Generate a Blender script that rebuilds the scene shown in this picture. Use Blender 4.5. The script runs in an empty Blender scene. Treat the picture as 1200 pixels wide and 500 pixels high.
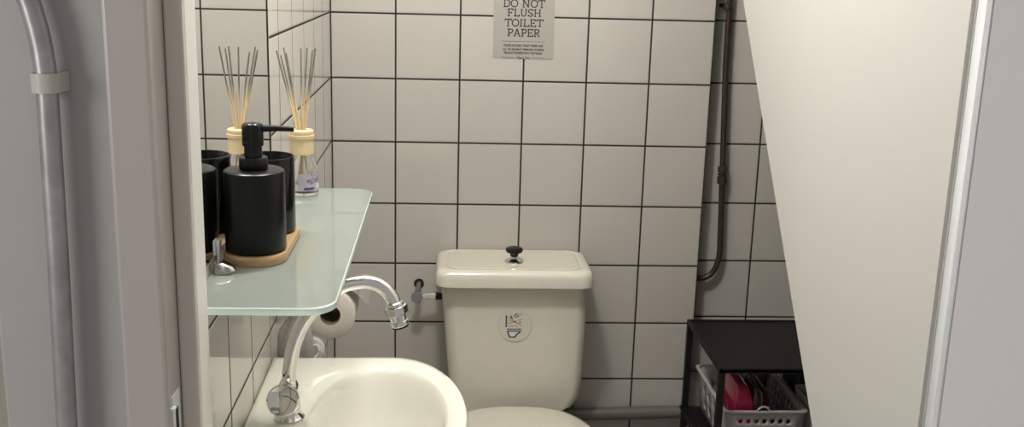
import bpy, bmesh, math, random
from mathutils import Vector, Matrix
random.seed(4)
sc = bpy.context.scene
COL = sc.collection
PI = math.pi
R0 = 1.32            # height of the first visible horizontal tile joint
T = 0.15             # tile pitch
def Zr(z): return z + R0

# ------------------------------------------------------------------ materials
def mat(name, color=(.8, .8, .8), rough=.5, metal=0., coat=0., trans=0., ior=1.5, spec=.5, bump=None, coat_rough=.03):
    m = bpy.data.materials.new(name); m.use_nodes = True
    nt = m.node_tree; b = nt.nodes['Principled BSDF']
    b.inputs['Base Color'].default_value = (*color, 1)
    b.inputs['Roughness'].default_value = rough
    b.inputs['Metallic'].default_value = metal
    b.inputs['Coat Weight'].default_value = coat
    b.inputs['Coat Roughness'].default_value = coat_rough
    b.inputs['Transmission Weight'].default_value = trans
    b.inputs['IOR'].default_value = ior
    b.inputs['Specular IOR Level'].default_value = spec
    tc = nt.nodes.new('ShaderNodeTexCoord'); nz = nt.nodes.new('ShaderNodeTexNoise')
    nt.links.new(tc.outputs['Object'], nz.inputs['Vector'])
    sc_, st, vary = bump if bump else (40., 0.0, 0.03)
    nz.inputs['Scale'].default_value = sc_
    if vary and trans == 0:
        mx = nt.nodes.new('ShaderNodeMix'); mx.data_type = 'RGBA'
        mx.inputs['A'].default_value = (*[c * (1 - vary) for c in color], 1)
        mx.inputs['B'].default_value = (*[min(1, c * (1 + vary)) for c in color], 1)
        nt.links.new(nz.outputs['Fac'], mx.inputs['Factor'])
        nt.links.new(mx.outputs['Result'], b.inputs['Base Color'])
    if st:
        bp = nt.nodes.new('ShaderNodeBump'); bp.inputs['Strength'].default_value = st; bp.inputs['Distance'].default_value = .002
        nt.links.new(nz.outputs['Fac'], bp.inputs['Height']); nt.links.new(bp.outputs['Normal'], b.inputs['Normal'])
    return m

def tile_mat(name, axis, off, tint=(.50, .475, .435)):
    m = bpy.data.materials.new(name); m.use_nodes = True
    nt = m.node_tree; N = nt.nodes; L = nt.links; b = N['Principled BSDF']
    tc = N.new('ShaderNodeTexCoord'); sp = N.new('ShaderNodeSeparateXYZ'); L.new(tc.outputs['Object'], sp.inputs[0])
    def M(op, a, v=None, w=None):
        n = N.new('ShaderNodeMath'); n.operation = op
        for i, q in enumerate((a, v, w)):
            if q is None: continue
            if isinstance(q, (int, float)): n.inputs[i].default_value = q
            else: L.new(q, n.inputs[i])
        return n.outputs[0]
    def dist(s, o):
        q = M('DIVIDE', M('SUBTRACT', s, o), T)
        f = M('FRACT', M('ADD', q, .5))
        return M('MULTIPLY', M('ABSOLUTE', M('SUBTRACT', f, .5)), T), M('FLOOR', q)
    du, iu = dist(sp.outputs[axis], off); dv, iv = dist(sp.outputs['Z'], R0)
    d = M('MINIMUM', du, dv)
    def sm(lo, hi):
        n = N.new('ShaderNodeMapRange'); n.interpolation_type = 'SMOOTHSTEP'
        L.new(d, n.inputs['Value']); n.inputs['From Min'].default_value = lo; n.inputs['From Max'].default_value = hi
        return n.outputs[0]
    k = sm(.0017, .0024)
    wn = N.new('ShaderNodeTexWhiteNoise'); wn.noise_dimensions = '2D'
    cb = N.new('ShaderNodeCombineXYZ'); L.new(iu, cb.inputs[0]); L.new(iv, cb.inputs[1]); L.new(cb.outputs[0], wn.inputs['Vector'])
    tone = N.new('ShaderNodeMix'); tone.data_type = 'RGBA'
    tone.inputs['A'].default_value = (tint[0] * .975, tint[1] * .975, tint[2] * .97, 1)
    tone.inputs['B'].default_value = (*[min(1, t * 1.02) for t in tint], 1)
    L.new(wn.outputs['Value'], tone.inputs['Factor'])
    mx = N.new('ShaderNodeMix'); mx.data_type = 'RGBA'
    L.new(k, mx.inputs['Factor']); mx.inputs['A'].default_value = (.014, .011, .009, 1); L.new(tone.outputs['Result'], mx.inputs['B'])
    L.new(mx.outputs['Result'], b.inputs['Base Color'])
    rr = N.new('ShaderNodeMapRange'); L.new(k, rr.inputs['Value']); rr.inputs['To Min'].default_value = .8; rr.inputs['To Max'].default_value = .06
    L.new(rr.outputs[0], b.inputs['Roughness'])
    nz = N.new('ShaderNodeTexNoise'); nz.inputs['Scale'].default_value = 9; L.new(tc.outputs['Object'], nz.inputs['Vector'])
    h = M('ADD', sm(.0016, .0050), M('MULTIPLY', nz.outputs['Fac'], .12))
    bp = N.new('ShaderNodeBump'); bp.inputs['Strength'].default_value = .5; bp.inputs['Distance'].default_value = .0012
    L.new(h, bp.inputs['Height']); L.new(bp.outputs['Normal'], b.inputs['Normal'])
    return m

M_tile_x = tile_mat('white glazed tile, dark joints', 'X', 0.)
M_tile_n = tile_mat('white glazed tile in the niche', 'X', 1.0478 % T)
M_tile_y_lit = tile_mat('white glazed side tile', 'Y', -.1519 % T - T, (.70, .67, .61))  # same tile; tint raised to stand in for stronger light on this wall
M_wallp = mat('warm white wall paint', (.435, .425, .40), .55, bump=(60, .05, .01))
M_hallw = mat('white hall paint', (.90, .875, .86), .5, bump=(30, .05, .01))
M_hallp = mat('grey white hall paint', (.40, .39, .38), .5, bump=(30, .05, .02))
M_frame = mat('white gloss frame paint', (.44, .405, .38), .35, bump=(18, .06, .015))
M_lining_lit = mat('white lining paint', (.82, .79, .74), .4, bump=(18, .05, .01))  # reveal colour lightened to stand in for light from inside the room
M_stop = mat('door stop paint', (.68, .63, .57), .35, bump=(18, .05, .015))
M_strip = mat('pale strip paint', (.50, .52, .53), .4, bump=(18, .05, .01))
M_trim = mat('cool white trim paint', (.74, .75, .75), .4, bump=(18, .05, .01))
M_ceil = mat('ceiling paint', (.78, .75, .70), .8, bump=(50, .05, .01))
M_floor = mat('grey floor', (.46, .44, .41), .4, bump=(12, .1, .1))
M_porc = mat('cream porcelain', (.70, .67, .575), .08, coat=.5)
M_sink = mat('white porcelain', (.79, .765, .68), .07, coat=.6)
M_chrome = mat('chrome', (.82, .81, .79), .06, metal=1)
M_dullchrome = mat('dull chrome', (.45, .44, .43), .22, metal=1)
M_black = mat('matt black plastic', (.0045, .0045, .0045), .33, spec=.32, bump=(300, .03, .05))
M_blackg = mat('glossy black', (.005, .005, .005), .18, spec=.35)
M_blackmetal = mat('black powder coated steel', (.006, .006, .0055), .5, spec=.35, bump=(500, .08, .06))
M_wood = mat('bamboo', (.40, .265, .13), .4, bump=(14, .05, .18))
M_cap = mat('pale wood cap', (.74, .58, .34), .5, bump=(20, .04, .07))
M_glass = mat('clear glass', (1, 1, 1), .0, trans=1, ior=1.45)
M_liquid = mat('pale fragrance oil', (.93, .92, .97), .0, trans=1, ior=1.36)
M_mirror = mat('mirror silver', (.90, .91, .89), .0, metal=1, bump=(1, 0, 0))
M_paper = mat('white paper', (.64, .615, .565), .85, bump=(70, .1, .03))
M_tissue = mat('toilet tissue', (.72, .67, .58), .95, bump=(90, .35, .03))
M_card = mat('brown cardboard', (.16, .11, .075), .9)
M_poster = mat('grey poster paper', (.37, .35, .315), .7, bump=(10, .02, .03))
M_ink = mat('black ink', (.02, .018, .016), .7)
M_navy = mat('navy ink', (.03, .045, .11), .6)
M_orange = mat('orange ink', (.62, .36, .10), .6)
M_greyink = mat('grey ink', (.20, .20, .21), .6)
M_sticker = mat('clear matt sticker', (.66, .63, .545), .3)
M_brass = mat('tarnished copper', (.055, .037, .026), .42, metal=.3, bump=(60, .15, .35))
M_pvc = mat('grey waste pipe', (.145, .13, .115), .38, bump=(20, .03, .06))
M_zinc = mat('galvanised steel', (.40, .405, .40), .36, metal=.7, bump=(55, .08, .28))
M_clip = mat('off white clip', (.52, .505, .46), .35)
M_white = mat('white plastic', (.60, .59, .56), .3, coat=.2)
M_basket = mat('white basket plastic', (.40, .39, .37), .35)
M_pink = mat('pink packet film', (.55, .022, .10), .16, coat=.9, bump=(55, 1.0, .3))
M_brown = mat('brown packet film', (.17, .085, .05), .25, coat=.5, bump=(38, .4, .25))
M_redbrown = mat('dull red packet', (.16, .05, .04), .4, bump=(38, .3, .2))
M_dark = mat('dark navy plastic', (.015, .016, .022), .5)
M_greycloth = mat('grey cloth', (.40, .385, .36), .95, bump=(160, .5, .08))
M_label = mat('pale lilac label', (.40, .37, .42), .5)
M_lilac = mat('violet print', (.09, .055, .15), .6)
M_hole = mat('dark recess', (.02, .02, .02), .9)
M_knobface = mat('grey knob insert', (.30, .31, .34), .3, metal=.6)

def reed_material():
    m = mat('reed', (.66, .52, .30), .7)
    nt = m.node_tree; b = nt.nodes['Principled BSDF']
    tc = nt.nodes.new('ShaderNodeTexCoord'); sp = nt.nodes.new('ShaderNodeSeparateXYZ'); nt.links.new(tc.outputs['Object'], sp.inputs[0])
    mr = nt.nodes.new('ShaderNodeMapRange'); nt.links.new(sp.outputs['Z'], mr.inputs['Value'])
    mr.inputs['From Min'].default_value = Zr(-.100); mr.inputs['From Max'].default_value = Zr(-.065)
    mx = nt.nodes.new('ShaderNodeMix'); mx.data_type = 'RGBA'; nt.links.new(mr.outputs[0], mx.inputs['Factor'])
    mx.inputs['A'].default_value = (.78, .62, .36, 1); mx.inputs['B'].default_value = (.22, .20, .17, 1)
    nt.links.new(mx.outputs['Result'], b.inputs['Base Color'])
    return m
M_reed = reed_material()

def shelf_material(name, col, w, t0, t1):
    """etched glass: scatters more the flatter the light crosses it, lets steep light through"""
    m = bpy.data.materials.new(name); m.use_nodes = True
    nt = m.node_tree; N = nt.nodes; L = nt.links; b = N['Principled BSDF']
    b.inputs['Base Color'].default_value = (*col, 1); b.inputs['Roughness'].default_value = .6
    b.inputs['Specular IOR Level'].default_value = 0.
    tr = N.new('ShaderNodeBsdfTranslucent'); tr.inputs['Color'].default_value = (*col, 1)
    tc = N.new('ShaderNodeTexCoord'); nz = N.new('ShaderNodeTexNoise'); nz.inputs['Scale'].default_value = 900; L.new(tc.outputs['Object'], nz.inputs['Vector'])
    mr = N.new('ShaderNodeMapRange'); L.new(nz.outputs['Fac'], mr.inputs['Value']); mr.inputs['To Min'].default_value = w - .05; mr.inputs['To Max'].default_value = w + .05
    mx = N.new('ShaderNodeMixShader'); L.new(mr.outputs[0], mx.inputs[0]); L.new(b.outputs[0], mx.inputs[1]); L.new(tr.outputs[0], mx.inputs[2])
    tp = N.new('ShaderNodeBsdfTransparent'); tp.inputs['Color'].default_value = (.93, .96, .94, 1)
    lw = N.new('ShaderNodeLayerWeight'); lw.inputs['Blend'].default_value = .5
    m3 = N.new('ShaderNodeMapRange'); L.new(lw.outputs['Facing'], m3.inputs['Value']); m3.inputs['From Min'].default_value = .15; m3.inputs['From Max'].default_value = .65
    m3.inputs['To Min'].default_value = t0; m3.inputs['To Max'].default_value = t1
    mt = N.new('ShaderNodeMixShader'); L.new(m3.outputs[0], mt.inputs[0]); L.new(mx.outputs[0], mt.inputs[1]); L.new(tp.outputs[0], mt.inputs[2])
    gl = N.new('ShaderNodeBsdfGlossy'); gl.inputs['Roughness'].default_value = 0.
    fr = N.new('ShaderNodeFresnel'); fr.inputs['IOR'].default_value = 1.75
    m2 = N.new('ShaderNodeMixShader'); L.new(fr.outputs[0], m2.inputs[0]); L.new(mt.outputs[0], m2.inputs[1]); L.new(gl.outputs[0], m2.inputs[2])
    L.new(m2.outputs[0], N['Material Output'].inputs['Surface'])
    return m
M_shelf = shelf_material('satin glass', (.50, .55, .50), .62, .85, .06)
M_shelfedge = shelf_material('satin glass edge', (.84, .97, .88), .35, .0, .0)  # edge colour brightened to imitate light piped through the plate

# ------------------------------------------------------------------ mesh helpers
class MB:
    """collects shapes and links them as one mesh object"""
    def __init__(s): s.bm = bmesh.new(); s.mats = []; s.cur = 0; s.fl = s.bm.faces.layers.int.new('flat')
    def use(s, m):
        if m not in s.mats: s.mats.append(m)
        s.cur = s.mats.index(m); return s
    def face(s, vs):
        try:
            f = s.bm.faces.new(vs); f.material_index = s.cur; f.smooth = True; return f
        except ValueError: return None
    def loft(s, rings, cap0=True, cap1=True, closed=True):
        R = [[s.bm.verts.new(p) for p in r] for r in rings]
        n = len(R[0])
        for a, b in zip(R, R[1:]):
            for i in range(n if closed else n - 1):
                s.face([a[i], a[(i + 1) % n], b[(i + 1) % n], b[i]])
        for c, r in ((cap0, list(reversed(R[0]))), (cap1, R[-1])):
            if c:
                f = s.face(r)
                if f: f[s.fl] = 1
        return s
    def box(s, x0, x1, y0, y1, z0, z1, bev=0., seg=2):
        bm2 = bmesh.new(); bmesh.ops.create_cube(bm2, size=1)
        bmesh.ops.scale(bm2, vec=(x1 - x0, y1 - y0, z1 - z0), verts=bm2.verts)
        bmesh.ops.translate(bm2, vec=((x0 + x1) / 2, (y0 + y1) / 2, (z0 + z1) / 2), verts=bm2.verts)
        if bev: bmesh.ops.bevel(bm2, geom=bm2.edges[:], offset=bev, segments=seg, profile=.5, affect='EDGES')
        s.merge(bm2); return s
    def merge(s, bm2, mtx=None):
        mp = {}
        for v in bm2.verts: mp[v] = s.bm.verts.new(mtx @ v.co if mtx else v.co)
        bm2.normal_update()
        for f in bm2.faces:
            g = s.face([mp[v] for v in f.verts])
            if g and max(map(abs, f.normal)) > .9999: g[s.fl] = 1
        bm2.free()
    def prism(s, pts, off):
        off = Vector(off); a = [Vector(p) for p in pts]; b = [p + off for p in a]
        return s.loft([a, b])
    def tube(s, path, r, n=14, caps=True):
        P = [Vector(p) for p in path]; rs = r if isinstance(r, (list, tuple)) else [r] * len(P)
        rings = []; up = None
        for i, p in enumerate(P):
            d = (P[min(i + 1, len(P) - 1)] - P[max(i - 1, 0)]).normalized()
            if up is None: up = Vector((0, 0, 1)) if abs(d.z) < .9 else Vector((0, 1, 0))
            e1 = d.cross(up).normalized(); e2 = e1.cross(d); up = e2
            rings.append([p + rs[i] * (math.cos(t) * e1 + math.sin(t) * e2) for t in [2 * PI * k / n for k in range(n)]])
        return s.loft(rings, caps, caps)
    def lathe(s, c, axis, prof, n=32, caps=True):
        """prof: list of (distance along axis, radius)"""
        ax = Vector(axis).normalized(); c = Vector(c)
        e1 = ax.orthogonal().normalized(); e2 = ax.cross(e1)
        rings = [[c + ax * h + r * (math.cos(t) * e1 + math.sin(t) * e2) for t in [2 * PI * k / n for k in range(n)]] for h, r in prof]
        return s.loft(rings, caps, caps)
    def build(s, name, m=None, parent=None, sharp=38, fix=True):
        if m is not None and not s.mats: s.mats = [m]
        if fix: bmesh.ops.recalc_face_normals(s.bm, faces=s.bm.faces)
        me = bpy.data.meshes.new(name); s.bm.to_mesh(me); s.bm.free()
        for q in s.mats: me.materials.append(q)
        me.set_sharp_from_angle(angle=math.radians(sharp))
        at = me.attributes.get('flat'); fl = [d.value for d in at.data]; me.attributes.remove(at)
        for p in me.polygons:
            if fl[p.index]: p.use_smooth = False
        o = bpy.data.objects.new(name, me); COL.objects.link(o)
        if parent:
            o.parent = parent; o.matrix_parent_inverse = parent.matrix_world.inverted() if False else Matrix.Translation(-parent.location)
        return o

def rrect(x0, x1, y0, y1, r, z, n=6):
    out = []
    r = min(r, (x1 - x0) / 2 - 1e-4, (y1 - y0) / 2 - 1e-4)
    for cx, cy, a in ((x1 - r, y1 - r, 0), (x0 + r, y1 - r, 90), (x0 + r, y0 + r, 180), (x1 - r, y0 + r, 270)):
        for k in range(n + 1):
            t = math.radians(a + 90 * k / n); out.append((cx + r * math.cos(t), cy + r * math.sin(t), z))
    return out
def bez(p0, p1, p2, p3, n=10):
    p0, p1, p2, p3 = map(Vector, (p0, p1, p2, p3))
    return [(1 - t) ** 3 * p0 + 3 * (1 - t) ** 2 * t * p1 + 3 * (1 - t) * t * t * p2 + t ** 3 * p3 for t in [k / n for k in range(n + 1)]]
def smoothpath(pts, n=8):
    P = [Vector(p) for p in pts]; P = [2 * P[0] - P[1]] + P + [2 * P[-1] - P[-2]]
    out = []
    for i in range(1, len(P) - 2):
        a, b, c, d = P[i - 1:i + 3]
        for k in range(n):
            t = k / n
            out.append(.5 * ((2 * b) + (c - a) * t + (2 * a - 5 * b + 4 * c - d) * t * t + (3 * b - a - 3 * c + d) * t ** 3))
    out.append(P[-2]); return out

def tag(o, label, cat, group=None):
    o['label'] = label; o['category'] = cat
    if group: o['group'] = group
    return o
def thing(name, loc, label, cat, group=None):
    o = bpy.data.objects.new(name, None); o.location = loc; o.empty_display_size = .05; COL.objects.link(o)
    return tag(o, label, cat, group)
def struct(o): o['kind'] = 'structure'; return o

# ------------------------------------------------------------------ the room shell
CEIL = 2.35
YF = -1.437          # hall face of the door frame
YB = .0538           # back of the niche
struct(MB().box(0, .90, 0, .20, 0, CEIL).build('wall_back', M_tile_x))
struct(MB().box(.90, 2.2, YB, .20, 0, CEIL).build('wall_niche', M_tile_n))
struct(MB().box(-.12, 0, -1.4275, .20, 0, CEIL).build('wall_left', M_tile_y_lit))
struct(MB().box(-1.2, 2.2, -3.6, .20, -.08, 0).build('floor', M_floor))
struct(MB().box(-.12, 2.2, -1.42, .20, CEIL, CEIL + .08).build('ceiling', M_ceil))
# right wall: the boarded side of the stair, cut off along the slope of the flight, with its soffit
ya, za = -.576, Zr(.067); sl = (.067 + .487) / (-.576 + 1.083)
def soff(y): return za + sl * (y - ya)
yt = ya + (CEIL - za) / sl
yt = min(yt, YB)
prof = [(YF + .012, soff(YF + .012)), (yt, soff(yt)), (yt, CEIL), (YF + .012, CEIL)]
wr = MB(); wr.prism([(.80, y, z) for y, z in prof], (1.4, 0, 0))
bmesh.ops.bevel(wr.bm, geom=[e for e in wr.bm.edges if all(abs(v.co.x - .80) < 1e-5 for v in e.verts)], offset=.004, segments=2, affect='EDGES')
struct(wr.build('wall_right', M_wallp, sharp=25))
# hall-side front walls
YA = -1.525          # hall face of the architrave
XS, XR = .0285, .0102  # door stop and rebate faces of the left jamb
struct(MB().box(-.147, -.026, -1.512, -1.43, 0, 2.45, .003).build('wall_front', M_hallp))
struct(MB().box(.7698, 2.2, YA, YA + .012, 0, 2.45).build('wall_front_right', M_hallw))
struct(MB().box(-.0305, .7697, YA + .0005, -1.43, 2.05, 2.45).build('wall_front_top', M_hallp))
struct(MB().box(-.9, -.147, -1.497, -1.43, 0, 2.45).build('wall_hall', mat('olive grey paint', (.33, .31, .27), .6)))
struct(MB().box(2.2, 2.3, -1.51, .2, 0, CEIL).build('wall_far_right', M_wallp))
# trims of the doorway
t = MB()
t.box(-.0305, XR, YA, -1.428, 0, 2.05, .004)
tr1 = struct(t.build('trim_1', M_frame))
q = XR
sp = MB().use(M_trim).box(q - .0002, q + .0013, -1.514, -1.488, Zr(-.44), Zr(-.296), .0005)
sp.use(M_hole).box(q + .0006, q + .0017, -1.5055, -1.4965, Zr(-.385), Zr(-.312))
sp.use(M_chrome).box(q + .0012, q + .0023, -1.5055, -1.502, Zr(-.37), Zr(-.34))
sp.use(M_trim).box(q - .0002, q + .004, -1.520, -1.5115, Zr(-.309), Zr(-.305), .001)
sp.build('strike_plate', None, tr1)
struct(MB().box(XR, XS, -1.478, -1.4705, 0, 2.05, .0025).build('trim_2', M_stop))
struct(MB().box(XR, XS, -1.470, -1.428, 0, 2.05, .0015).build('trim_5', M_lining_lit))
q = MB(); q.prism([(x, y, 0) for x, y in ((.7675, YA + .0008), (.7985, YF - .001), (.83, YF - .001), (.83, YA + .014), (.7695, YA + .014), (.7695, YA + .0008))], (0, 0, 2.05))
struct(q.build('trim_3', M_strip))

# ------------------------------------------------------------------ conduit on the hall wall
con = thing('conduit_pipe', (-.083, -1.532, 0), 'grey galvanised steel pipe running up the hall wall left of the doorway', 'pipe')
path = [(-.087, -1.532, .02), (-.083, -1.532, Zr(-.31)), (-.0795, -1.532, Zr(-.15)), (-.078, -1.532, Zr(-.01))] + bez((-.078, -1.532, Zr(.01)), (-.079, -1.532, Zr(.05)), (-.086, -1.532, Zr(.078)), (-.104, -1.532, Zr(.125)), 12) + [(-.140, -1.532, Zr(.20))]
MB().tube(path, .0094, 20).build('pipe', M_zinc, con)
clip = MB(); zc = Zr(.0075); hh = .0085; px_ = -.078; yw = -1.5125
arc = [(px_ - .0122, yw), (px_ - .0122, -1.533)] + [(px_ + .0122 * math.cos(a), -1.533 - .0122 * math.sin(a)) for a in [PI * (1 - k / 8) for k in range(9)]] + [(px_ + .0122, -1.525), (px_ + .0132, -1.519), (px_ + .0132, yw)]
inn = [(px_ - .0102, yw), (px_ - .0102, -1.533)] + [(px_ + .0102 * math.cos(a), -1.533 - .0102 * math.sin(a)) for a in [PI * (1 - k / 8) for k in range(9)]] + [(px_ + .0102, -1.521), (px_ + .0104, -1.518), (px_ + .0104, yw)]
vo = [[clip.bm.verts.new((x, y, z)) for x, y in L_] for L_, z in ((arc, zc - hh), (arc, zc + hh), (inn, zc + hh), (inn, zc - hh))]
for a, b in ((0, 1), (1, 2), (2, 3), (3, 0)):
    for i in range(len(arc) - 1): clip.face([vo[a][i], vo[a][i + 1], vo[b][i + 1], vo[b][i]])
for i in (0, len(arc) - 1): clip.face([vo[k][i] for k in range(4)])
co = clip.build('pipe_clip', M_clip, con); co['label'] = 'off-white plastic pipe clip'

# ------------------------------------------------------------------ mirror, shelf
mir = tag(MB().box(.0004, .0028, -1.372, -.862, Zr(-.2225), Zr(.44)).build('wall_mirror', M_mirror), 'frameless mirror on left tiled wall above the glass shelf', 'mirror')
mc = MB().box(.0029, .0065, -1.266, -1.250, Zr(-.2365), Zr(-.2065), .0008).build('mirror_clip', M_trim, mir); mc['label'] = 'small white mirror clip'
mc = MB().box(.0029, .0060, -.905, -.895, Zr(-.2290), Zr(-.2105), .0008).build('mirror_clip', M_trim, mir); mc['label'] = 'small white mirror clip'

ZS = Zr(-.2375); TH = .0085
sh = thing('glass_shelf', (.08, -1.117, ZS - TH), 'frosted greenish glass shelf with rounded corners on left wall', 'shelf')
def shelf_ring(z, ins):
    x1 = .156 - ins; y0 = -1.417 + ins; y1 = -.819 - ins; r = .030; n = 7
    out = [(.0035, y0, z)]
    out += [(x1 - r + r * math.cos(a), y0 + r + r * math.sin(a), z) for a in [-PI / 2 + PI / 2 * k / n for k in range(n + 1)]]
    out += [(x1 - r + r * math.cos(a), y1 - r + r * math.sin(a), z) for a in [PI / 2 * k / n for k in range(n + 1)]]
    out += [(.0035, y1, z)]
    return out
def notch(r): return r
s = MB().use(M_shelfedge)
rg = [shelf_ring(ZS - TH, .0012), shelf_ring(ZS - TH + .0012, 0), shelf_ring(ZS - .0012, 0), shelf_ring(ZS, .0012)]
# the near end of the plate stops against the door-frame stop, so it starts clear of it
rg = [[(x, y, z) for x, y, z in q] for q in rg]
s.loft(rg, False, False)
s.use(M_shelf); s.bm.verts.ensure_lookup_table(); n_ = len(rg[0])
vv = list(s.bm.verts)

for f in (s.face(list(reversed(vv[:n_]))), s.face(vv[-n_:])): f[s.fl] = 1
s.build('glass_plate', None, sh)
for yb in (-1.290, -.944):
    b = MB()
    b.loft([rrect(.004, .004 + l, yb - w, yb + w, w * .95, ZS + h) for l, w, h in ((.026, .012, .0003), (.027, .0125, .004), (.024, .011, .009), (.015, .007, .0125))])
    u = MB()
    b.loft([rrect(.004, .004 + l, yb - w, yb + w, w * .95, ZS - TH - h) for l, w, h in ((.052, .0125, .0003), (.050, .012, .005), (.028, .011, .012), (.016, .008, .017))])
    b.build('shelf_bracket', M_dullchrome, sh)

# ------------------------------------------------------------------ toiletries on the shelf
zt = ZS + .0125
s = MB()
s.loft([rrect(.0055 + i, .0815 - i, -1.2735 + i, -1.094 - i, .036, z, 8) for i, z in ((.003, ZS + .0002), (.0012, ZS + .0015), (0, ZS + .004), (0, ZS + .0095), (.001, ZS + .0118), (.003, zt), (.006, zt - .0002)) ])
tag(s.build('bamboo_tray', M_wood), 'oblong light wooden tray under the two black containers on glass shelf', 'tray')

sx, sy = .0432, -1.232
sd = thing('soap_dispenser', (sx, sy, zt), 'matt black pump soap dispenser at the near end of wooden tray', 'soap dispenser')
MB().lathe((sx, sy, zt + .0002), (0, 0, 1), [(0, .033), (.001, .035), (.003, .0361), (.094, .0361), (.097, .0352), (.0985, .033), (.0992, .017)], 48).build('bottle', M_black, sd)
MB().lathe((sx, sy, zt + .0993), (0, 0, 1), [(0, .0163), (.001, .0169), (.013, .0169), (.0142, .0160), (.0143, .0115)], 36).build('collar', M_black, sd)
ph = MB().lathe((sx, sy, zt + .1136), (0, 0, 1), [(0, .0105), (.013, .0105), (.0135, .0122), (.016, .0126), (.036, .0126), (.0385, .0120), (.0402, .0100), (.0410, .006), (.0412, .001)], 36).build('pump_head', M_blackg, sd)
MB().tube([(sx + .0115, sy, zt + .1475), (sx + .028, sy + .001, zt + .1478), (sx + .048, sy + .002, zt + .1468)], [.0042, .0034, .0028], 14).build('nozzle', M_blackg, ph)

cx, cy = .0432, -1.140
tag(MB().lathe((cx, cy, zt + .0002), (0, 0, 1), [(0, .031), (.001, .033), (.003, .0345), (.0965, .0345), (.098, .0338), (.098, .0324), (.0965, .0316), (.006, .0312), (.005, .028), (.005, .001)], 48).build('tumbler_cup', M_blackg),
    'matt black toothbrush cup standing behind the pump dispenser on wooden tray', 'cup')

dx, dy = .0525, -.868
df = thing('reed_diffuser', (dx, dy, ZS), 'glass reed diffuser bottle with pale wooden cap at far end of shelf', 'reed diffuser')
MB().lathe((dx, dy, ZS + .0002), (0, 0, 1), [(0, .016), (.0008, .0195), (.003, .0212), (.036, .0212), (.044, .0200), (.052, .0165), (.057, .0130), (.066, .0125), (.066, .0105), (.057, .0108), (.051, .0145), (.043, .0180), (.036, .0194), (.006, .0194), (.005, .016), (.005, .0005)], 40).build('bottle', M_glass, df)
MB().lathe((dx, dy, ZS + .0056), (0, 0, 1), [(0, .016), (.001, .0190), (.016, .0190), (.0162, .001)], 32).build('fragrance_oil', M_liquid, df)
lb = MB().use(M_label)
def arcpatch(mb, a0, a1, z0, z1, r, n=12, ry=None):
    rows = [[mb.bm.verts.new((dx + r * math.cos(a), dy + r * math.sin(a), z)) for a in [math.radians(a0 + (a1 - a0) * k / n) for k in range(n + 1)]] for z in (z0, z1)]
    rows2 = [[mb.bm.verts.new((dx + (r - .0002) * math.cos(a), dy + (r - .0002) * math.sin(a), z)) for a in [math.radians(a0 + (a1 - a0) * k / n) for k in range(n + 1)]] for z in (z0, z1)]
    for i in range(n):
        mb.face([rows[0][i], rows[0][i + 1], rows[1][i + 1], rows[1][i]]); mb.face([rows2[1][i], rows2[1][i + 1], rows2[0][i + 1], rows2[0][i]])
arcpatch(lb, -108, 18, ZS + .009, ZS + .036, .02145)
lb.use(M_trim); arcpatch(lb, -22, 8, ZS + .012, ZS + .020, .0216, 6)
lb.use(M_label); arcpatch(lb, -170, -140, ZS + .009, ZS + .036, .02145, 6)
lb.use(M_lilac); arcpatch(lb, -84, -40, ZS + .0105, ZS + .015, .0216, 6)
for k in range(60):
    a = random.uniform(-72, 10); z = ZS + .0225 + random.uniform(-.003, .012) * (1 if k % 3 else .4); w = random.uniform(2.0, 4.5)
    arcpatch(lb, a, a + w, z, z + random.uniform(.0008, .0017), .0217, 1)
lb.use(M_ink)
for k in range(8): arcpatch(lb, -168, -146, ZS + .0115 + k * .0026, ZS + .0125 + k * .0026 + .0004 * (k % 2), .0216, 2)
lb.build('label', None, df, fix=False)
MB().lathe((dx - .003, dy, ZS + .0640), (0, 0, 1), [(0, .0172), (.0006, .0180), (.024, .0180), (.0245, .0192), (.0275, .0195), (.0300, .0195), (.0305, .0184), (.0315, .0188), (.0365, .0180), (.0375, .0165), (.0378, .0085), (.030, .0080)], 36).build('cap', M_cap, df)
tops = [(.0180, -.012, -.016), (.0215, .004, -.024), (.0250, .010, -.013), (.0310, -.006, -.020), (.0505, .012, -.014), (.0620, -.004, -.012), (.0690, .006, -.016), (.0750, -.008, -.012)]
for i, (tx, ty, tz) in enumerate(tops):
    q = i - 3.5
    mid = Vector((dx - .003 + q * .0014, dy + ty * .25, ZS + .0975)); top = Vector((tx - .001, dy + ty, Zr(tz)))
    bot = mid + (mid - top) * .62; bot.x = dx + max(-.014, min(.014, bot.x - dx)); bot.y = dy + max(-.012, min(.012, bot.y - dy)); bot.z = max(bot.z, ZS + .008)
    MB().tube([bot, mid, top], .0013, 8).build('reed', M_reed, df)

# ------------------------------------------------------------------ washbasin
ZK = Zr(-.497)
bc = (.182, -1.11)
def outline(th):
    dxn, dyn = math.cos(th), math.sin(th)
    best = 1e9
    if dxn < -1e-6: best = min(best, (0.0003 - bc[0]) / dxn)
    if abs(dyn) > 1e-6:
        tt = .225 / abs(dyn); x = bc[0] + tt * dxn
        if x <= .19: best = min(best, tt)
    # front half ellipse centred at (.19, -1.11)
    a, b = .118, .225; ox = bc[0] - .19
    A = dxn * dxn / a / a + dyn * dyn / b / b; B = 2 * ox * dxn / a / a; C_ = ox * ox / a / a - 1
    tt = (-B + math.sqrt(B * B - 4 * A * C_)) / (2 * A)
    if bc[0] + tt * dxn >= .19: best = min(best, tt)
    return best
def bowl(th): 
    a, b = .090, .168
    return 1 / math.sqrt((math.cos(th) / a) ** 2 + (math.sin(th) / b) ** 2)
ths = [2 * PI * k / 144 for k in range(144)]
corner = [math.atan2(sg * .225, 0.0003 - bc[0]) % (2 * PI) for sg in (1, -1)]
for c in corner:
    k = min(range(144), key=lambda i: abs(ths[i] - c)); ths[k] = c
rings = []
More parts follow.
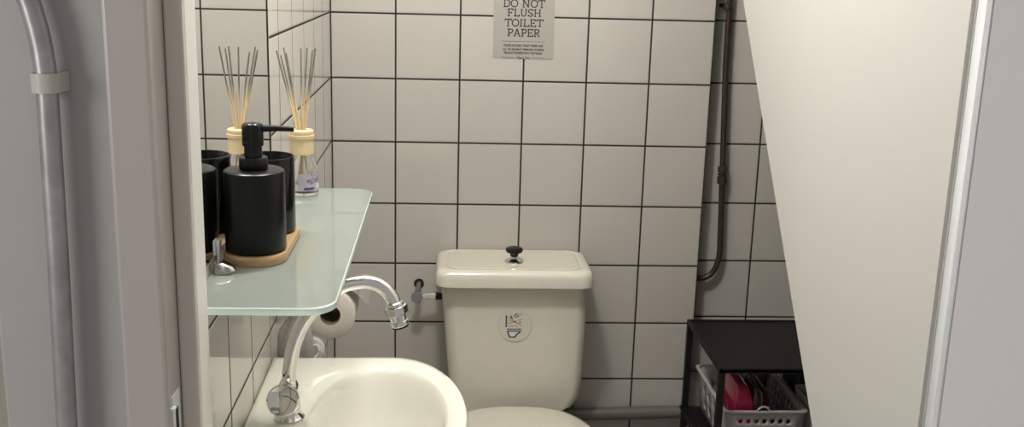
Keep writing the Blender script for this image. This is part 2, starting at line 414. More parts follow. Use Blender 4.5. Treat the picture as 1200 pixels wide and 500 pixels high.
def ring(fr, z):  rings.append([(bc[0] + fr(t) * math.cos(t), bc[1] + fr(t) * math.sin(t), z) for t in ths])
D = .118
for q in (.06, .14, .24, .34, .44, .54, .63, .71, .78, .84, .89, .94, .98, 1.02, 1.06, 1.09):
    k_ = max(0, min(1, (q - .12) / (1.09 - .12))); k_ = k_ ** 2.7; k_ = k_ * k_ * (3 - 2 * k_)
    ring(lambda t, q=q: min(bowl(t) * q, bowl(t) + (outline(t) - bowl(t)) * max(0, q - 1) * 5.5) if q > 1 else bowl(t) * q, ZK - D * (1 - k_) - .0006)
for w, dz in ((.60, -.0002), (.75, .0), (.90, -.0003)):
    ring(lambda t, w=w: bowl(t) + (outline(t) - bowl(t)) * w, ZK + dz)
for ins, dz in ((.0042, -.0016), (.0012, -.005), (0, -.010), (0, -.028), (.004, -.036)):
    ring(lambda t, ins=ins: outline(t) - ins, ZK + dz)
for f, dz in ((.88, -.06), (.76, -.10), (.62, -.135), (.45, -.16), (.2, -.17)):
    ring(lambda t, f=f: (outline(t) if math.cos(t) < -.2 and False else outline(t) * f), ZK + dz)
# keep the wall side flush with the wall
rings = [[(x, y, z) for x, y, z in r] for r in rings]
ws = thing('washbasin', (.15, -1.11, ZK - .17), 'white porcelain washbasin mounted on the left tiled wall', 'washbasin')
s = MB(); s.loft(rings, True, True); s.build('basin', M_sink, ws, sharp=60)
MB().lathe((bc[0], bc[1], ZK - D + .0002), (0, 0, 1), [(0, .024), (.0025, .0235), (.004, .019), (.002, .017), (.001, .004)], 32).build('drain', M_chrome, ws)

# ------------------------------------------------------------------ tap
fx, fy = .0605, -1.118
fa = thing('basin_tap', (fx, fy, ZK), 'chrome swan neck tap with round knob on the washbasin edge', 'tap')
MB().lathe((fx, fy, ZK + .0001), (0, 0, 1), [(0, .0205), (.002, .0208), (.004, .0190), (.0075, .0165), (.012, .0150), (.032, .0150), (.047, .0140), (.053, .0118), (.056, .0080)], 36).build('tap_body', M_chrome, fa)
kd = Vector((-.12, -.93, .36)).normalized(); kc = Vector((fx - .001, fy - .0135, ZK + .0315))
MB().lathe(kc, kd, [(0, .0135), (.004, .0145), (.008, .0200), (.014, .0222), (.021, .0222), (.0235, .0212), (.0240, .0196), (.0215, .0150), (.0195, .008), (.019, .001)], 40).build('tap_knob', M_chrome, fa)
sp_ = smoothpath([(fx, fy, ZK + .052), (.0632, fy, Zr(-.420)), (.0690, fy, Zr(-.390)), (.0830, fy, Zr(-.3575)), (.1080, fy, Zr(-.3265)), (.1330, fy, Zr(-.3080)), (.158, fy, Zr(-.3010)), (.1780, fy, Zr(-.3030)), (.1920, fy, Zr(-.3110)), (.2010, fy, Zr(-.3230)), (.2045, fy, Zr(-.3320))], 6)
MB().tube(sp_, .0098, 20).build('spout', M_chrome, fa)
ad = Vector((.24, 0, -.97)).normalized(); ac = Vector((.2038, fy, Zr(-.3285)))
MB().lathe(ac, ad, [(0, .0102), (.001, .0118), (.005, .0124), (.0055, .0108)], 32).build('spout_ring', M_chrome, fa)
nut = MB().lathe(ac + ad * .0055, ad, [(0, .0130), (.001, .0160), (.011, .0160), (.0125, .0130)], 8).build('coupling_nut', M_chrome, fa, sharp=20)
ae = MB().use(M_chrome).lathe(ac + ad * .017, ad, [(0, .0118), (.010, .0112), (.0105, .0126), (.016, .0126), (.017, .0118)], 32)
ae.use(M_black).lathe(ac + ad * .034, ad, [(0, .0116), (.0025, .0116), (.003, .0095)], 32)
ae.build('aerator', None, fa)

# ------------------------------------------------------------------ toilet
to = thing('toilet', (.432, -.33, 0), 'cream close coupled toilet with cistern against the back wall', 'toilet')
tz = [(-.922, .332, .545, -.158), (-.918, .314, .566, -.1625), (-.905, .2975, .5845, -.1650), (-.882, .2885, .5970, -.1655), (-.845, .2835, .6010, -.1665), (-.80, .2800, .6020, -.1675), (-.70, .2710, .6040, -.1695), (-.60, .2625, .6060, -.1715)]
MB().loft([rrect(a, b, yf, -.004, .028, Zr(z), 8) for z, a, b, yf in tz]).build('cistern_tank', M_porc, to, sharp=60)
lidp = [(.004, -.5995), (0, -.5965), (0, -.578), (.0015, -.570), (.005, -.5635), (.011, -.5600), (.020, -.5592), (.0260, -.5590), (.0275, -.5601), (.0300, -.5601), (.0315, -.5590)]
MB().loft([rrect(.2500 + i, .6130 - i, -.2050 + i, -.0035 - i * .55, .030, Zr(z), 8) for i, z in lidp]).build('cistern_lid', M_porc, to, sharp=50)
kx, ky = .4325, -.118
fk = MB().use(M_chrome).lathe((kx, ky, Zr(-.5589)), (0, 0, 1), [(0, .0215), (.001, .0225), (.003, .0215), (.006, .0135), (.0075, .006), (.011, .0045), (.014, .0045)], 36)
fk.build('knob_collar', M_chrome, to)
fk = MB().lathe((kx, ky, Zr(-.5460)), (0, 0, 1), [(0, .0080), (.001, .0095), (.006, .0098), (.0085, .0120), (.011, .0185), (.0145, .0204), (.0185, .0200), (.021, .0175), (.0222, .011), (.0222, .001)], 36).build('flush_knob', M_black, to); fk['label'] = 'round black flush knob'
def tr(u): return 0
def seatring(z, ins):
    out = []
    for k in range(56):
        a = 2 * PI * k / 56
        ca, sa = math.cos(a), math.sin(a)
        w = .181 - ins; 
        if sa >= 0: ex, by = 2.9, .218 - ins      # towards the cistern, squarer
        else: ex, by = 2.1, .245 - ins
        x = math.copysign(abs(ca) ** (2 / ex), ca) * w; y = math.copysign(abs(sa) ** (2 / ex), sa) * by
        if sa >= 0: x *= 1 - .13 * (y / by) ** 2
        out.append((.438 + x, -.420 + y, Zr(z)))
    return out
MB().loft([seatring(z, i) for z, i in ((-.906, .006), (-.903, .002), (-.889, .001), (-.883, .006), (-.8805, .016), (-.8795, .05), (-.879, .10))]).build('seat_lid', M_porc, to, sharp=60)
MB().loft([seatring(z, i) for z, i in ((-.930, .008), (-.927, .004), (-.9095, .004), (-.9065, .007))]).build('seat', M_porc, to, sharp=60)
def bowlring(z, sx_, f, bk):
    out = []
    for k in range(48):
        a = 2 * PI * k / 48; ca, sa = math.cos(a), math.sin(a)
        y = (bk if sa > 0 else f) * math.copysign(abs(sa) ** .9, sa); out.append((.435 + sx_ * math.copysign(abs(ca) ** .9, ca), -.40 + y, z))
    return out
MB().loft([bowlring(z, a, f, b) for z, a, f, b in ((.001, .115, .17, .32), (.02, .112, .165, .32), (.12, .105, .15, .32), (.22, .125, .18, .33), (.32, .160, .225, .36), (.37, .172, .245, .37), (.3885, .170, .243, .37))]).build('bowl', M_porc, to, sharp=60)
# sticker on the cistern, tilted with the tank face
ys = -.1696
stk = MB().use(M_sticker)
stc = (.4355, Zr(-.698))
stk.lathe((stc[0], ys + .0004, stc[1]), (0, -1, 0), [(0, .0415), (.0006, .0415), (.0009, .0405)], 48)
K = .0405 / 145
def sp2(px, py): return (stc[0] + (px - 248) * K, stc[1] - (py - 230) * K)
def stroke(mb, pts, w, y, th=.0002, closed=False):
    """flat strip along (x, z) points lying on a wall"""
    P = [Vector(p) for p in pts]; n = len(P)
    Lf, Rt = [], []
    for i in range(n):
        a = P[i - 1] if (i > 0 or closed) else None; b = P[(i + 1) % n] if (i < n - 1 or closed) else None
        d1 = (P[i] - a).normalized() if a is not None else None; d2 = (b - P[i]).normalized() if b is not None else None
        if d1 is None: nrm = Vector((-d2.y, d2.x)); k = 1
        elif d2 is None: nrm = Vector((-d1.y, d1.x)); k = 1
        else:
            nrm = Vector((-d1.y, d1.x)) + Vector((-d2.y, d2.x)); nrm.normalize(); k = 1 / max(.45, nrm.dot(Vector((-d1.y, d1.x))))
        Lf.append(P[i] + nrm * k * w / 2); Rt.append(P[i] - nrm * k * w / 2)
    V = lambda p, yy: mb.bm.verts.new((p.x, yy, p.y))
    a0 = [V(p, y) for p in Lf]; a1 = [V(p, y) for p in Rt]; b0 = [V(p, y - th) for p in Lf]; b1 = [V(p, y - th) for p in Rt]
    for i in range(n if closed else n - 1):
        j = (i + 1) % n
        mb.face([b0[i], b0[j], b1[j], b1[i]]); mb.face([a0[i], a0[j], b0[j], b0[i]]); mb.face([a1[j], a1[i], b1[i], b1[j]])
    if not closed:
        mb.face([a0[0], b0[0], b1[0], a1[0]]); mb.face([a0[-1], a1[-1], b1[-1], b0[-1]])
def sk(pts, w, m): stk.use(m); stroke(stk, [sp2(*p) for p in pts], w * K, ys - .0005, .00025)
ringp = [(248 + 138 * math.cos(a), 230 + 138 * math.sin(a)) for a in [2 * PI * k / 48 for k in range(48)]]
stk.use(mat('sticker rim', (.55, .51, .43), .5)); stroke(stk, [sp2(*p) for p in ringp], 5 * K, ys - .0005, .0002, True)
sk([(175, 143), (175, 246)], 11, M_navy)
sk([(182, 262), (302, 262)], 7, M_navy); sk([(182, 273), (302, 273)], 5, M_greyink)
stk.use(M_trim); stk.prism([(sp2(*p)[0], ys - .0005, sp2(*p)[1]) for p in ((192, 284), (208, 330), (250, 330), (264, 308), (292, 284))], (0, -.0001, 0))
sk([(182, 283), (300, 283)], 7, M_navy); sk([(188, 285), (206, 334), (250, 334), (264, 309), (296, 285)], 12, M_navy)
sk([(206, 172), (216, 148), (227, 172)], 7, M_navy); sk([(210, 164), (224, 164)], 5, M_navy)
sk([(258 + 17 * math.cos(a), 143 + 15 * math.sin(a)) for a in [2 * PI * k / 14 for k in range(13)]], 6, M_navy)
sk([(250, 146), (260, 138), (266, 148)], 6, M_greyink)
sk([(276, 152), (308, 126)], 4, M_greyink); sk([(270, 140), (296, 124)], 4, M_greyink)
sk([(190, 216), (236, 200), (280, 178)], 6, M_orange); sk([(226, 182), (250, 198), (284, 222)], 9, M_orange); sk([(214, 204), (268, 200)], 6, M_orange)
sk([(276, 186), (310, 170)], 4, M_greyink); sk([(200, 240), (222, 233), (242, 238)], 5, M_greyink); sk([(250, 226), (266, 244)], 5, M_greyink); sk([(202, 190), (226, 178)], 4, M_greyink); sk([(284, 216), (300, 234)], 4, M_greyink)
sk([(284, 200), (294, 203)], 14, M_navy)
so = stk.build('round_sticker', None, to); so['label'] = 'round sticker with small toilet pictogram'

# ------------------------------------------------------------------ angle valve
av = thing('angle_valve', (.208, -.002, Zr(-.651)), 'small chrome shut-off valve on back wall left of the cistern', 'valve')
MB().use(M_hole).lathe((.208, -.0005, Zr(-.651)), (0, -1, 0), [(0, .0125), (.0015, .0125), (.002, .0115), (.0012, .0095)], 28).build('wall_collar', M_hole, av)
MB().tube([(.208, -.002, Zr(-.651)), (.2075, -.022, Zr(-.6535)), (.2062, -.040, Zr(-.659)), (.205, -.050, Zr(-.666))], .0062, 16).build('inlet_pipe', M_pvc, av)
vk = Vector((-.05, -.93, .05)).normalized(); vc = Vector((.205, -.046, Zr(-.669)))
MB().use(M_dullchrome).lathe(vc, vk, [(0, .0095), (.004, .0120), (.006, .0138), (.018, .0138), (.021, .0128)], 10).use(M_knobface).lathe(vc + vk * .0211, vk, [(0, .0125), (.001, .0118), (.0015, .006)], 20).build('valve_knob', None, av, sharp=20)
MB().lathe((.213, -.053, Zr(-.667)), (1, 0, 0.03), [(0, .0055), (.009, .0055), (.0095, .0078), (.017, .0078), (.018, .0062), (.022, .0062), (.0225, .0085), (.036, .0085)], 12).build('outlet_nut', M_chrome, av, sharp=25)
MB().lathe((.2495, -.053, Zr(-.6659)), (1, 0, 0), [(0, .0090), (.010, .0090), (.0165, .0085)], 16).build('hose_end', M_black, av)

# ------------------------------------------------------------------ toilet roll + holder
rx, ry0, ry1, rz = .0495, -.518, -.418, Zr(-.556)
rl = MB().use(M_tissue)
pr_ = [(0, .020), (0, .0470), (.001, .0485), (.099, .0485), (.100, .0470), (.100, .020)]
rl.lathe((rx, ry0, rz), (0, 1, 0), pr_, 56, caps=False)
rollT = thing('toilet_roll', (rx, ry0, rz - .05), 'white toilet paper roll on the holder beneath the far end of shelf', 'toilet roll')
rl.build('tissue_roll', None, rollT)
MB().lathe((rx, ry0 + .0005, rz), (0, 1, 0), [(0, .0200), (0, .0190), (.099, .0190), (.099, .0200)], 40, caps=False).build('core', M_card, rollT)
hd = thing('roll_holder', (.006, -.465, Zr(-.50)), 'chrome toilet roll holder with hinged cover plate on left wall', 'toilet roll holder')
MB().box(.0003, .006, -.500, -.430, Zr(-.520), Zr(-.470), .002).build('wall_plate', M_chrome, hd)
MB().tube([(.006, -.407, Zr(-.505)), (.030, -.405, Zr(-.507)), (.044, -.405, Zr(-.515)), (.0495, -.405, Zr(-.530)), (.0495, -.4065, Zr(-.5385)), (.0495, -.430, Zr(-.5405)), (.0495, -.505, Zr(-.5405))], .0035, 10).build('roll_arm', M_chrome, hd)
cv = MB(); rings = []
cp = [(.004, -.491), (.030, -.4985), (.060, -.5015), (.082, -.506), (.097, -.5155), (.110, -.528), (.122, -.540)]
for x, z in cp: rings.append([(x, -.505, Zr(z)), (x, -.425, Zr(z)), (x, -.425, Zr(z) + .0016), (x, -.505, Zr(z) + .0016)])
cv.loft(rings); cv.build('cover_plate', M_chrome, hd)

# ------------------------------------------------------------------ grey cloth on a hook, white coiled cord (both half hidden by the tap)
ck = thing('hand_towel', (.032, -.855, Zr(-.60)), 'grey cloth hanging on the left wall under shelf behind the tap', 'cloth')
rings = []
for z, xc, hw, th in ((-.424, .0345, .004, .003), (-.4255, .0345, .0065, .004), (-.431, .035, .0090, .005), (-.442, .0345, .0125, .006), (-.452, .0335, .019, .007), (-.463, .0320, .0255, .009), (-.48, .0315, .0285, .010), (-.52, .0315, .0295, .011), (-.56, .0315, .0295, .011), (-.60, .0315, .029, .010)):
    rings.append([(xc + hw * math.cos(a), -.855 + (th + .0015 * math.sin(6 * a)) * math.sin(a), Zr(z)) for a in [2 * PI * j / 40 for j in range(40)]])
MB().loft(rings).build('towel_cloth', M_greycloth, ck)
MB().tube([(.034 + .0075 * math.cos(a), -.862, Zr(-.432) + .0085 * math.sin(a)) for a in [2 * PI * k / 18 for k in range(19)]], .0018, 8).build('hanging_loop', M_greycloth, ck)
MB().tube(smoothpath([(.0, -.862, Zr(-.412)), (.018, -.862, Zr(-.414)), (.034, -.862, Zr(-.4255)), (.043, -.862, Zr(-.419)), (.046, -.862, Zr(-.408))], 5), .003, 10).build('hook', M_black, ck)

cw = MB(); pts = []
for k in range(160):
    a = 2 * PI * k / 16; pts.append((.030 + (.009 + .0009 * k / 16) * math.cos(a) + .0018 * math.sin(.37 * k), -.62 + .004 * math.sin(a) + .00012 * k, Zr(-.592) + (.010 + .0012 * k / 16) * math.sin(a) + .002 * math.cos(.23 * k)))
cw.tube(pts, .0013, 6)
tag(cw.build('coiled_cord', M_white), 'white coiled cord half hidden between the tap and the toilet roll', 'cord')

# ------------------------------------------------------------------ poster
px0, px1 = .3765, .5190
po = MB().use(M_poster).box(px0, px1, -.0012, -.0003, Zr(-.0965), Zr(.128))
pcx = .4480
def pz(v): return Zr(-.0965 + (68.6 - v) * .00198)
Wd = {}
def arcp(cx_, cy_, rx_, ry_, a0, a1, n=14): return [(cx_ + rx_ * math.cos(math.radians(a0 + (a1 - a0) * k / n)), cy_ + ry_ * math.sin(math.radians(a0 + (a1 - a0) * k / n))) for k in range(n + 1)]
S = .13
def serif(x, y, h=.14): return [(x - h, y), (x + h, y)]
b0, t0 = S / 2, 1 - S / 2
G = {  # glyph: (advance, strokes) in units of cap height, slab serif
 'D': (.86, [[(.20, 0), (.20, 1)], [(.04, b0), (.40, b0)] + arcp(.40, .5, .36, .5 - b0, -90, 90)[1:-1] + [(.40, t0), (.04, t0)]]),
 'O': (.90, [arcp(.45, .5, .38, .5 - b0, 0, 360, 28)]),
 'N': (.98, [[(.20, 0), (.20, 1)], [(.20, .96), (.76, .04)], [(.76, 0), (.76, 1)], serif(.20, b0), serif(.76, t0), [(.04, t0), (.24, t0)]]),
 'T': (.84, [[(.42, 0), (.42, 1)], [(.06, .74), (.06, t0), (.78, t0), (.78, .74)], serif(.42, b0, .17)]),
 'F': (.80, [[(.20, 0), (.20, 1)], [(.05, t0), (.72, t0), (.72, .74)], [(.20, .5), (.54, .5)], [(.54, .39), (.54, .61)], serif(.20, b0, .16)]),
 'L': (.78, [[(.20, 0), (.20, 1)], [(.05, b0), (.70, b0), (.70, .30)], serif(.20, t0, .16)]),
 'U': (.94, [[(.20, 1), (.20, .38)] + arcp(.47, .38, .27, .38 - b0, 180, 360)[1:-1] + [(.74, .38), (.74, 1)], serif(.20, t0), serif(.74, t0)]),
 'S': (.76, [arcp(.38, .73, .27, .27 - b0, 25, 270, 14)[:-1] + arcp(.38, .27 + .0, .28, .25 - b0 + .01, 85, -160, 14), [(.65, .74), (.65, .96)], [(.10, .04), (.10, .27)]]),
 'H': (.98, [[(.20, 0), (.20, 1)], [(.77, 0), (.77, 1)], [(.20, .5), (.77, .5)], serif(.20, b0), serif(.20, t0), serif(.77, b0), serif(.77, t0)]),
 'I': (.46, [[(.23, 0), (.23, 1)], serif(.23, b0, .18), serif(.23, t0, .18)]),
 'E': (.82, [[(.20, 0), (.20, 1)], [(.05, t0), (.70, t0), (.70, .75)], [(.05, b0), (.73, b0), (.73, .27)], [(.20, .5), (.54, .5)], [(.54, .39), (.54, .61)]]),
 'P': (.80, [[(.20, 0), (.20, 1)], [(.04, t0), (.44, t0)] + list(reversed(arcp(.44, .71, .29, .29 - b0, -90, 90)[1:-1])) + [(.44, .42), (.20, .42)], serif(.22, b0, .18)]),
 'A': (.94, [[(.14, 0), (.47, 1)], [(.47, 1), (.80, 0)], [(.26, .34), (.68, .34)], serif(.13, b0, .13), serif(.81, b0, .13)]),
 'R': (.90, [[(.20, 0), (.20, 1)], [(.04, t0), (.44, t0)] + list(reversed(arcp(.44, .73, .28, .27 - b0, -90, 90)[1:-1])) + [(.44, .46), (.20, .46)], [(.44, .46), (.70, .06)], serif(.20, b0, .16), [(.62, b0), (.88, b0)]]),
 ' ': (.42, [])}
po.use(M_ink)
for word, vc_, hp, wp in (('DO NOT', 4.6, 9.2, 51), ('FLUSH', 15.3, 9.0, 41.5), ('TOILET', 27.0, 9.0, 47), ('PAPER', 38.4, 9.0, 40.5)):
    h = hp * .00198; adv = sum(G[c][0] for c in word); kx_ = wp * .00193 / adv; x = pcx - wp * .00193 / 2; zb = pz(vc_) - h / 2
    if word == 'DO NOT': x -= .0008
    for c in word:
        for st in G[c][1]:
            closed = len(st) > 20 and c == 'O'
            pts = st[:-1] if closed else st
            stroke(po, [(x + p[0] * kx_, zb + p[1] * h) for p in pts], .0025 if len(st) != 2 or st[0][1] != st[1][1] else .0017, -.0012, .0002, closed)
        x += G[c][0] * kx_
def hline(x0, x1, v, w): stroke(po, [(x0, pz(v)), (x1, pz(v))], w, -.0012, .0002)
hline(pcx - .052, pcx + .051, 48.6, .0008)
hline(pcx - .052, pcx - .021, 67.5, .0007); hline(pcx + .021, pcx + .051, 67.5, .0007)
def text_into(mb, body, xc, zc_, width, height, bold=0., shear=0.):
    cu = bpy.data.curves.new('lettering', 'FONT'); cu.body = body; cu.size = 1; cu.extrude = 0; cu.offset = bold; cu.shear = shear; cu.resolution_u = 2
    ob = bpy.data.objects.new('lettering', cu); COL.objects.link(ob)
    dg = bpy.context.evaluated_depsgraph_get(); dg.update(); me = bpy.data.meshes.new_from_object(ob.evaluated_get(dg))
    bpy.data.objects.remove(ob); bpy.data.curves.remove(cu)
    xs = [v.co.x for v in me.vertices]; ys_ = [v.co.y for v in me.vertices]
    ax, bx_, ay, by_ = min(xs), max(xs), min(ys_), max(ys_)
    vs = [mb.bm.verts.new((xc + ((v.co.x - ax) / (bx_ - ax) - .5) * width, -.0014, zc_ + ((v.co.y - ay) / (by_ - ay) - .5) * height)) for v in me.vertices]
    for p in me.polygons: mb.face([vs[i] for i in p.vertices])
    bpy.data.meshes.remove(me)
text_into(po, 'PLEASE DISCARD TOILET PAPER AND', pcx, pz(53.5), .0925, .0055, .035)
text_into(po, 'ALL "FLUSHABLE" FEMININE HYGIENE', pcx, pz(58.0), .0965, .0055, .035)
text_into(po, 'PRODUCTS/WIPES INTO THE TRASH.', pcx, pz(62.3), .0905, .0058, .035)
text_into(po, 'Thank You', pcx, pz(67.4), .030, .0065, .01, .3)
tag(po.build('wall_notice', None, fix=False), 'grey paper notice in black capitals about toilet paper on back wall', 'notice')

# ------------------------------------------------------------------ pipes at the right
np_ = thing('water_pipe', (.95, .03, Zr(-.6)), 'dark copper water pipe running down the niche in the back wall', 'pipe')
path = [(.927, .030, CEIL - .01), (.9400, .030, Zr(-.10)), (.9520, .030, Zr(-.37)), (.9575, .030, Zr(-.50))] + bez((.9600, .030, Zr(-.560)), (.9615, .030, Zr(-.606)), (.948, .030, Zr(-.640)), (.915, .030, Zr(-.640)), 10) + [(.9006, .030, Zr(-.640))]
MB().tube(path, .0072, 16).build('pipe', M_brass, np_)
fu = MB(); fp = Vector((.9512, .030, Zr(-.352))); fd = Vector((.04, 0, -1)).normalized()
fu.lathe(fp, fd, [(0, .0085), (.001, .0118), (.013, .0118), (.014, .0092), (.0175, .0092), (.0185, .0118), (.0215, .0118), (.0225, .0092), (.0255, .0092), (.0265, .0125), (.043, .0125), (.044, .0085)], 12)
fu.build('union_fitting', M_brass, np_, sharp=25)
cl = MB(); zc = Zr(.036)
cl.lathe((.9345, .030, zc - .007), (0, 0, 1), [(0, .0075), (0, .0105), (.014, .0105), (.014, .0075)], 24, caps=False)
cl.tube([(.9285, .038, zc), (.924, .0535, zc)], .005, 10)
cl.build('pipe_clip', M_brass, np_)
wp_ = thing('waste_pipe', (.75, -.022, Zr(-.985)), 'thick grey waste pipe running low along back wall right of toilet', 'pipe')
MB().tube([(.50, -.0215, Zr(-.990)), (.70, -.0215, Zr(-.9855)), (.90, -.0215, Zr(-.980)), (.935, -.0215, Zr(-.980))], .0165, 20).build('pipe', M_pvc, wp_)

# ------------------------------------------------------------------ black shelving unit and basket
ux0, ux1, uy0, uy1, uz = .869, 1.27, -.374, -.052, Zr(-.720)
un = thing('shelving_unit', (1.06, -.21, 0), 'black metal shelving unit in the niche under the stair', 'shelving unit')
b = MB().box(ux0, ux1, uy0, uy1, uz - .011, uz - .004, .001)
for q in ((ux0, ux0 + .007, uy0, uy1), (ux1 - .007, ux1, uy0, uy1), (ux0, ux1, uy0, uy0 + .007), (ux0, ux1, uy1 - .007, uy1)):
    b.box(*q, uz - .013, uz - .001, .001)
b.build('top_shelf', M_blackmetal, un)
for lx, ly in ((ux0, uy0), (ux1 - .014, uy0), (ux0, uy1 - .014), (ux1 - .014, uy1 - .014)):
    MB().box(lx, lx + .014, ly, ly + .014, .001, uz - .0135, .0008).build('leg', M_blackmetal, un)
zl = Zr(-.950)
for k, zz in enumerate((zl, zl - .27)):
    b = MB().box(ux0 + .015, ux1 - .015, uy0 + .001, uy1 - .001, zz - .008, zz - .002, .001)
    b.box(ux0 - .002, ux0 + .012, uy0 + .015, uy1 - .015, zz - .012, zz, .001); b.box(ux1 - .012, ux1 + .002, uy0 + .015, uy1 - .015, zz - .012, zz, .001)
    b.box(ux0 - .004, ux0 + .0, uy1 - .012, uy1, zz - .006, zz + .002, .001)
    b.build('tier', M_blackmetal, un)

def perforated(mb, c00, c10, c11, c01, nu, nv, fu, fv, mu, mv, kind=8):
    """wall between four corners with nu x nv holes"""
    c00, c10, c11, c01 = map(Vector, (c00, c10, c11, c01))
    P = lambda u, v: (c00 * (1 - u) + c10 * u) * (1 - v) + (c01 * (1 - u) + c11 * u) * v
    us = [0, mu] + [mu + (1 - 2 * mu) * k / nu for k in range(1, nu)] + [1 - mu, 1]; vs = [0, mv] + [mv + (1 - 2 * mv) * k / nv for k in range(1, nv)] + [1 - mv, 1]
    cache = {}
    def V(u, v):
        k = (round(u, 6), round(v, 6))
        if k not in cache: cache[k] = mb.bm.verts.new(P(u, v))
        return cache[k]
    for i in range(len(us) - 1):
        for j in range(len(vs) - 1):
            u0, u1, v0, v1 = us[i], us[i + 1], vs[j], vs[j + 1]
            if 0 < i < len(us) - 2 and 0 < j < len(vs) - 2:
                um, vm = (u0 + u1) / 2, (v0 + v1) / 2; hu, hv = (u1 - u0) / 2, (v1 - v0) / 2
                outer = [(u1, vm), (u1, v1), (um, v1), (u0, v1), (u0, vm), (u0, v0), (um, v0), (u1, v0)]
                rad = [1, .76, 1, .76, 1, .76, 1, .76]
                inner = []
                for k in range(8):
                    a = PI / 4 * k
                    inner.append((um + hu * fu * math.cos(a), vm + hv * fv * math.sin(a)))
                O = [V(*p) for p in outer]; I = [mb.bm.verts.new(P(*p)) for p in inner]
                for k in range(8): mb.face([O[k], O[(k + 1) % 8], I[(k + 1) % 8], I[k]])
            else: mb.face([V(u0, v0), V(u1, v0), V(u1, v1), V(u0, v1)])
bx0, bx1, by0, by1 = .900, 1.082, -.338, -.066; bzt, bzb = Zr(-.838), zl + .0015; tp = .013
B = lambda x, y, top: (x, y, bzt) if top else (x + (tp if x < 1 else -tp), y + (tp if y < -.2 else -tp), bzb)
bk = thing('storage_basket', ((bx0 + bx1) / 2, -.2, bzb), 'white perforated plastic basket on the shelf below the black top', 'basket')
s = MB()
perforated(s, B(bx0, by0, 0), B(bx1, by0, 0), B(bx1, by0, 1), B(bx0, by0, 1), 7, 4, .60, .60, .14, .13)
perforated(s, B(bx1, by0, 0), B(bx1, by1, 0), B(bx1, by1, 1), B(bx1, by0, 1), 9, 4, .42, .80, .06, .12)
perforated(s, B(bx1, by1, 0), B(bx0, by1, 0), B(bx0, by1, 1), B(bx1, by1, 1), 4, 1, .35, .30, .15, .22)
perforated(s, B(bx0, by1, 0), B(bx0, by0, 0), B(bx0, by0, 1), B(bx0, by1, 1), 4, 2, .24, .34, .14, .14)
perforated(s, B(bx0, by0, 0), B(bx0, by1, 0), B(bx1, by1, 0), B(bx1, by0, 0), 8, 6, .45, .45, .1, .1)
bo = s.build('basket_body', M_basket, bk, fix=False)
bmx = bmesh.new(); bmx.from_mesh(bo.data); bmesh.ops.remove_doubles(bmx, verts=bmx.verts, dist=1e-5); bmesh.ops.recalc_face_normals(bmx, faces=bmx.faces); bmx.to_mesh(bo.data); bmx.free()
md = bo.modifiers.new('thickness', 'SOLIDIFY'); md.thickness = .0018; md.offset = 0
ri = MB(); rr_ = []
o_ = lambda e, z: rrect(bx0 - e, bx1 + e, by0 - e, by1 + e, .014, z, 5)
ri.loft([o_(-.001, bzt - .001), o_(.006, bzt - .0015), o_(.0065, bzt + .0015), o_(-.001, bzt + .003), o_(-.001, bzt - .001)], False, False)
ri.build('rim', M_basket, bk)
hd_ = MB(); hx = .985
pts = [(hx + .013 * math.cos(a), by0 - .003, bzt + .002 + .011 * math.sin(a)) for a in [PI * k / 10 for k in range(11)]]
hd_.tube(pts, .0026, 8); hd_.build('rim_loop', M_basket, bk)

def packet(name, label, x0, x1, y0, y1, z0, z1, m, cat='packet', tilt=0., r=.012):
    zs_ = [(0, .006), (.04, .002), (.12, 0), (.75, 0), (.90, .004), (.97, .010), (1, .017)]
    mb = MB(); rings = []
    for f, i in zs_:
        k = min(i, (x1 - x0) * .38, (y1 - y0) * .38)
        rings.append([(x + tilt * f * (z1 - z0) + .0012 * math.sin(37 * x + 60 * f + 90 * y), y + .0012 * math.sin(55 * f + 80 * x), z) for x, y, z in rrect(x0 + k, x1 - k, y0 + k, y1 - k, r, z0 + f * (z1 - z0), 5)])
    mb.loft(rings); return tag(mb.build(name, m, sharp=70), label, cat)
zf = bzb + .0025
packet('plastic_packet', 'bright pink shiny plastic packet standing in the white basket', .921, .967, -.322, -.170, zf, Zr(-.787), M_pink, r=.007)
packet('foil_packet', 'brown foil packet right beside the pink packet in white basket', .9695, .988, -.315, -.18, zf, Zr(-.797), M_brown, tilt=-.02, r=.006)
packet('folded_leaflet', 'thin pale folded sheet standing upright in the white basket', .9905, .9955, -.30, -.17, zf, Zr(-.812), M_paper, 'leaflet', r=.002)
packet('paper_packet', 'dull red packet behind the pale folded sheet in white basket', .999, .024 + .999, -.255, -.13, zf, Zr(-.825), M_redbrown, tilt=.05, r=.006)
s = MB(); s.loft([rrect(1.100 - e, 1.235 + e, -.34 - e, -.20 + e, .012, z, 5) for z, e in ((zl + .0005, -.012), (zl + .06, -.004), (Zr(-.835), 0), (Zr(-.830), .001), (Zr(-.830), -.003), (zl + .06, -.008), (zl + .006, -.016))])
tag(s.build('plastic_tub', M_white), 'pale plastic tub right of the perforated basket on black shelf', 'tub')
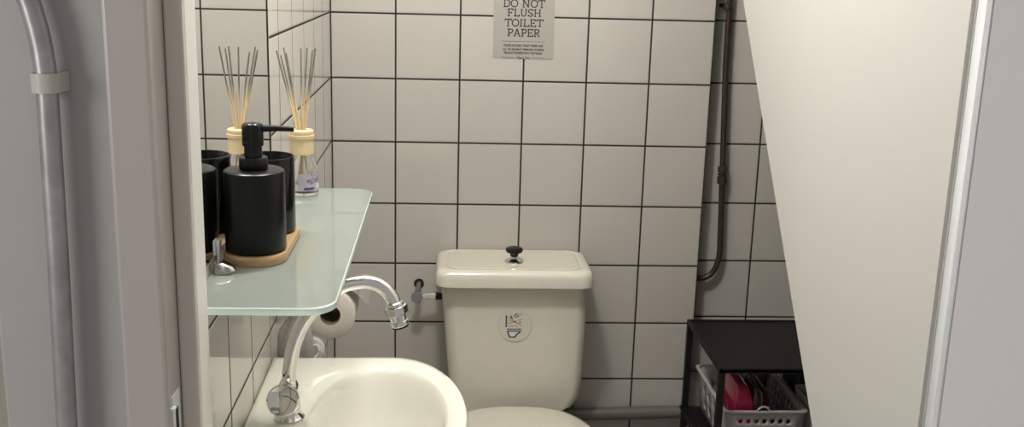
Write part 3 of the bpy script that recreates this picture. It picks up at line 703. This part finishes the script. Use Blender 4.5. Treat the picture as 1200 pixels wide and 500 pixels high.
packet('cloth_bag', 'dark bag tucked behind the pale tub under the black shelf top', 1.108, 1.24, -.185, -.08, zl + .0008, Zr(-.800), M_dark, 'bag')

# ------------------------------------------------------------------ camera
f_, pit, yaw, rol = 1225.52, .2343, .0646, .0281
cam = bpy.data.cameras.new('camera'); co = bpy.data.objects.new('camera', cam); COL.objects.link(co)
cam.sensor_fit = 'HORIZONTAL'; cam.sensor_width = 36; cam.lens = 36 * f_ / 1200; cam.clip_start = .02
fw = Vector((math.sin(yaw) * math.cos(pit), math.cos(yaw) * math.cos(pit), -math.sin(pit)))
rt = Vector((math.cos(yaw), -math.sin(yaw), 0)); up = rt.cross(fw)
r2 = math.cos(rol) * rt + math.sin(rol) * up; u2 = -math.sin(rol) * rt + math.cos(rol) * up
co.matrix_world = Matrix(((r2.x, u2.x, -fw.x, .2725), (r2.y, u2.y, -fw.y, -2.4705), (r2.z, u2.z, -fw.z, Zr(.1196)), (0, 0, 0, 1)))
sc.camera = co

# ------------------------------------------------------------------ light
def light(name, kind, loc, energy, col, **kw):
    l = bpy.data.lights.new(name, kind); l.energy = energy; l.color = col
    for k, v in kw.items(): setattr(l, k, v)
    o = bpy.data.objects.new(name, l); o.location = loc; COL.objects.link(o); return o
light('assumed_ceiling_lamp', 'POINT', (.23, -1.0, 2.08), 33.8, (1, .985, .96), shadow_soft_size=.06)  # unseen lamp, assumed from cast shadows and wall brightness
w = light('assumed_hall_light', 'AREA', (-1.9, -3.3, 1.8), 32, (1, .97, .93), shape='RECTANGLE', size=.9, size_y=1.2)  # area light added for the hall; source unseen, side assumed from conduit shadow
w.rotation_euler = (Vector((1.9, 1.8, -.4))).to_track_quat('-Z', 'Y').to_euler()
wd = bpy.data.worlds.new('world'); sc.world = wd; wd.use_nodes = True
wd.node_tree.nodes['Background'].inputs['Color'].default_value = (1, .97, .94, 1); wd.node_tree.nodes['Background'].inputs['Strength'].default_value = .345
sc.view_settings.view_transform = 'Standard'; sc.view_settings.look = 'None'; sc.view_settings.exposure = 0; sc.view_settings.gamma = 1
sc.view_settings.use_curve_mapping = False
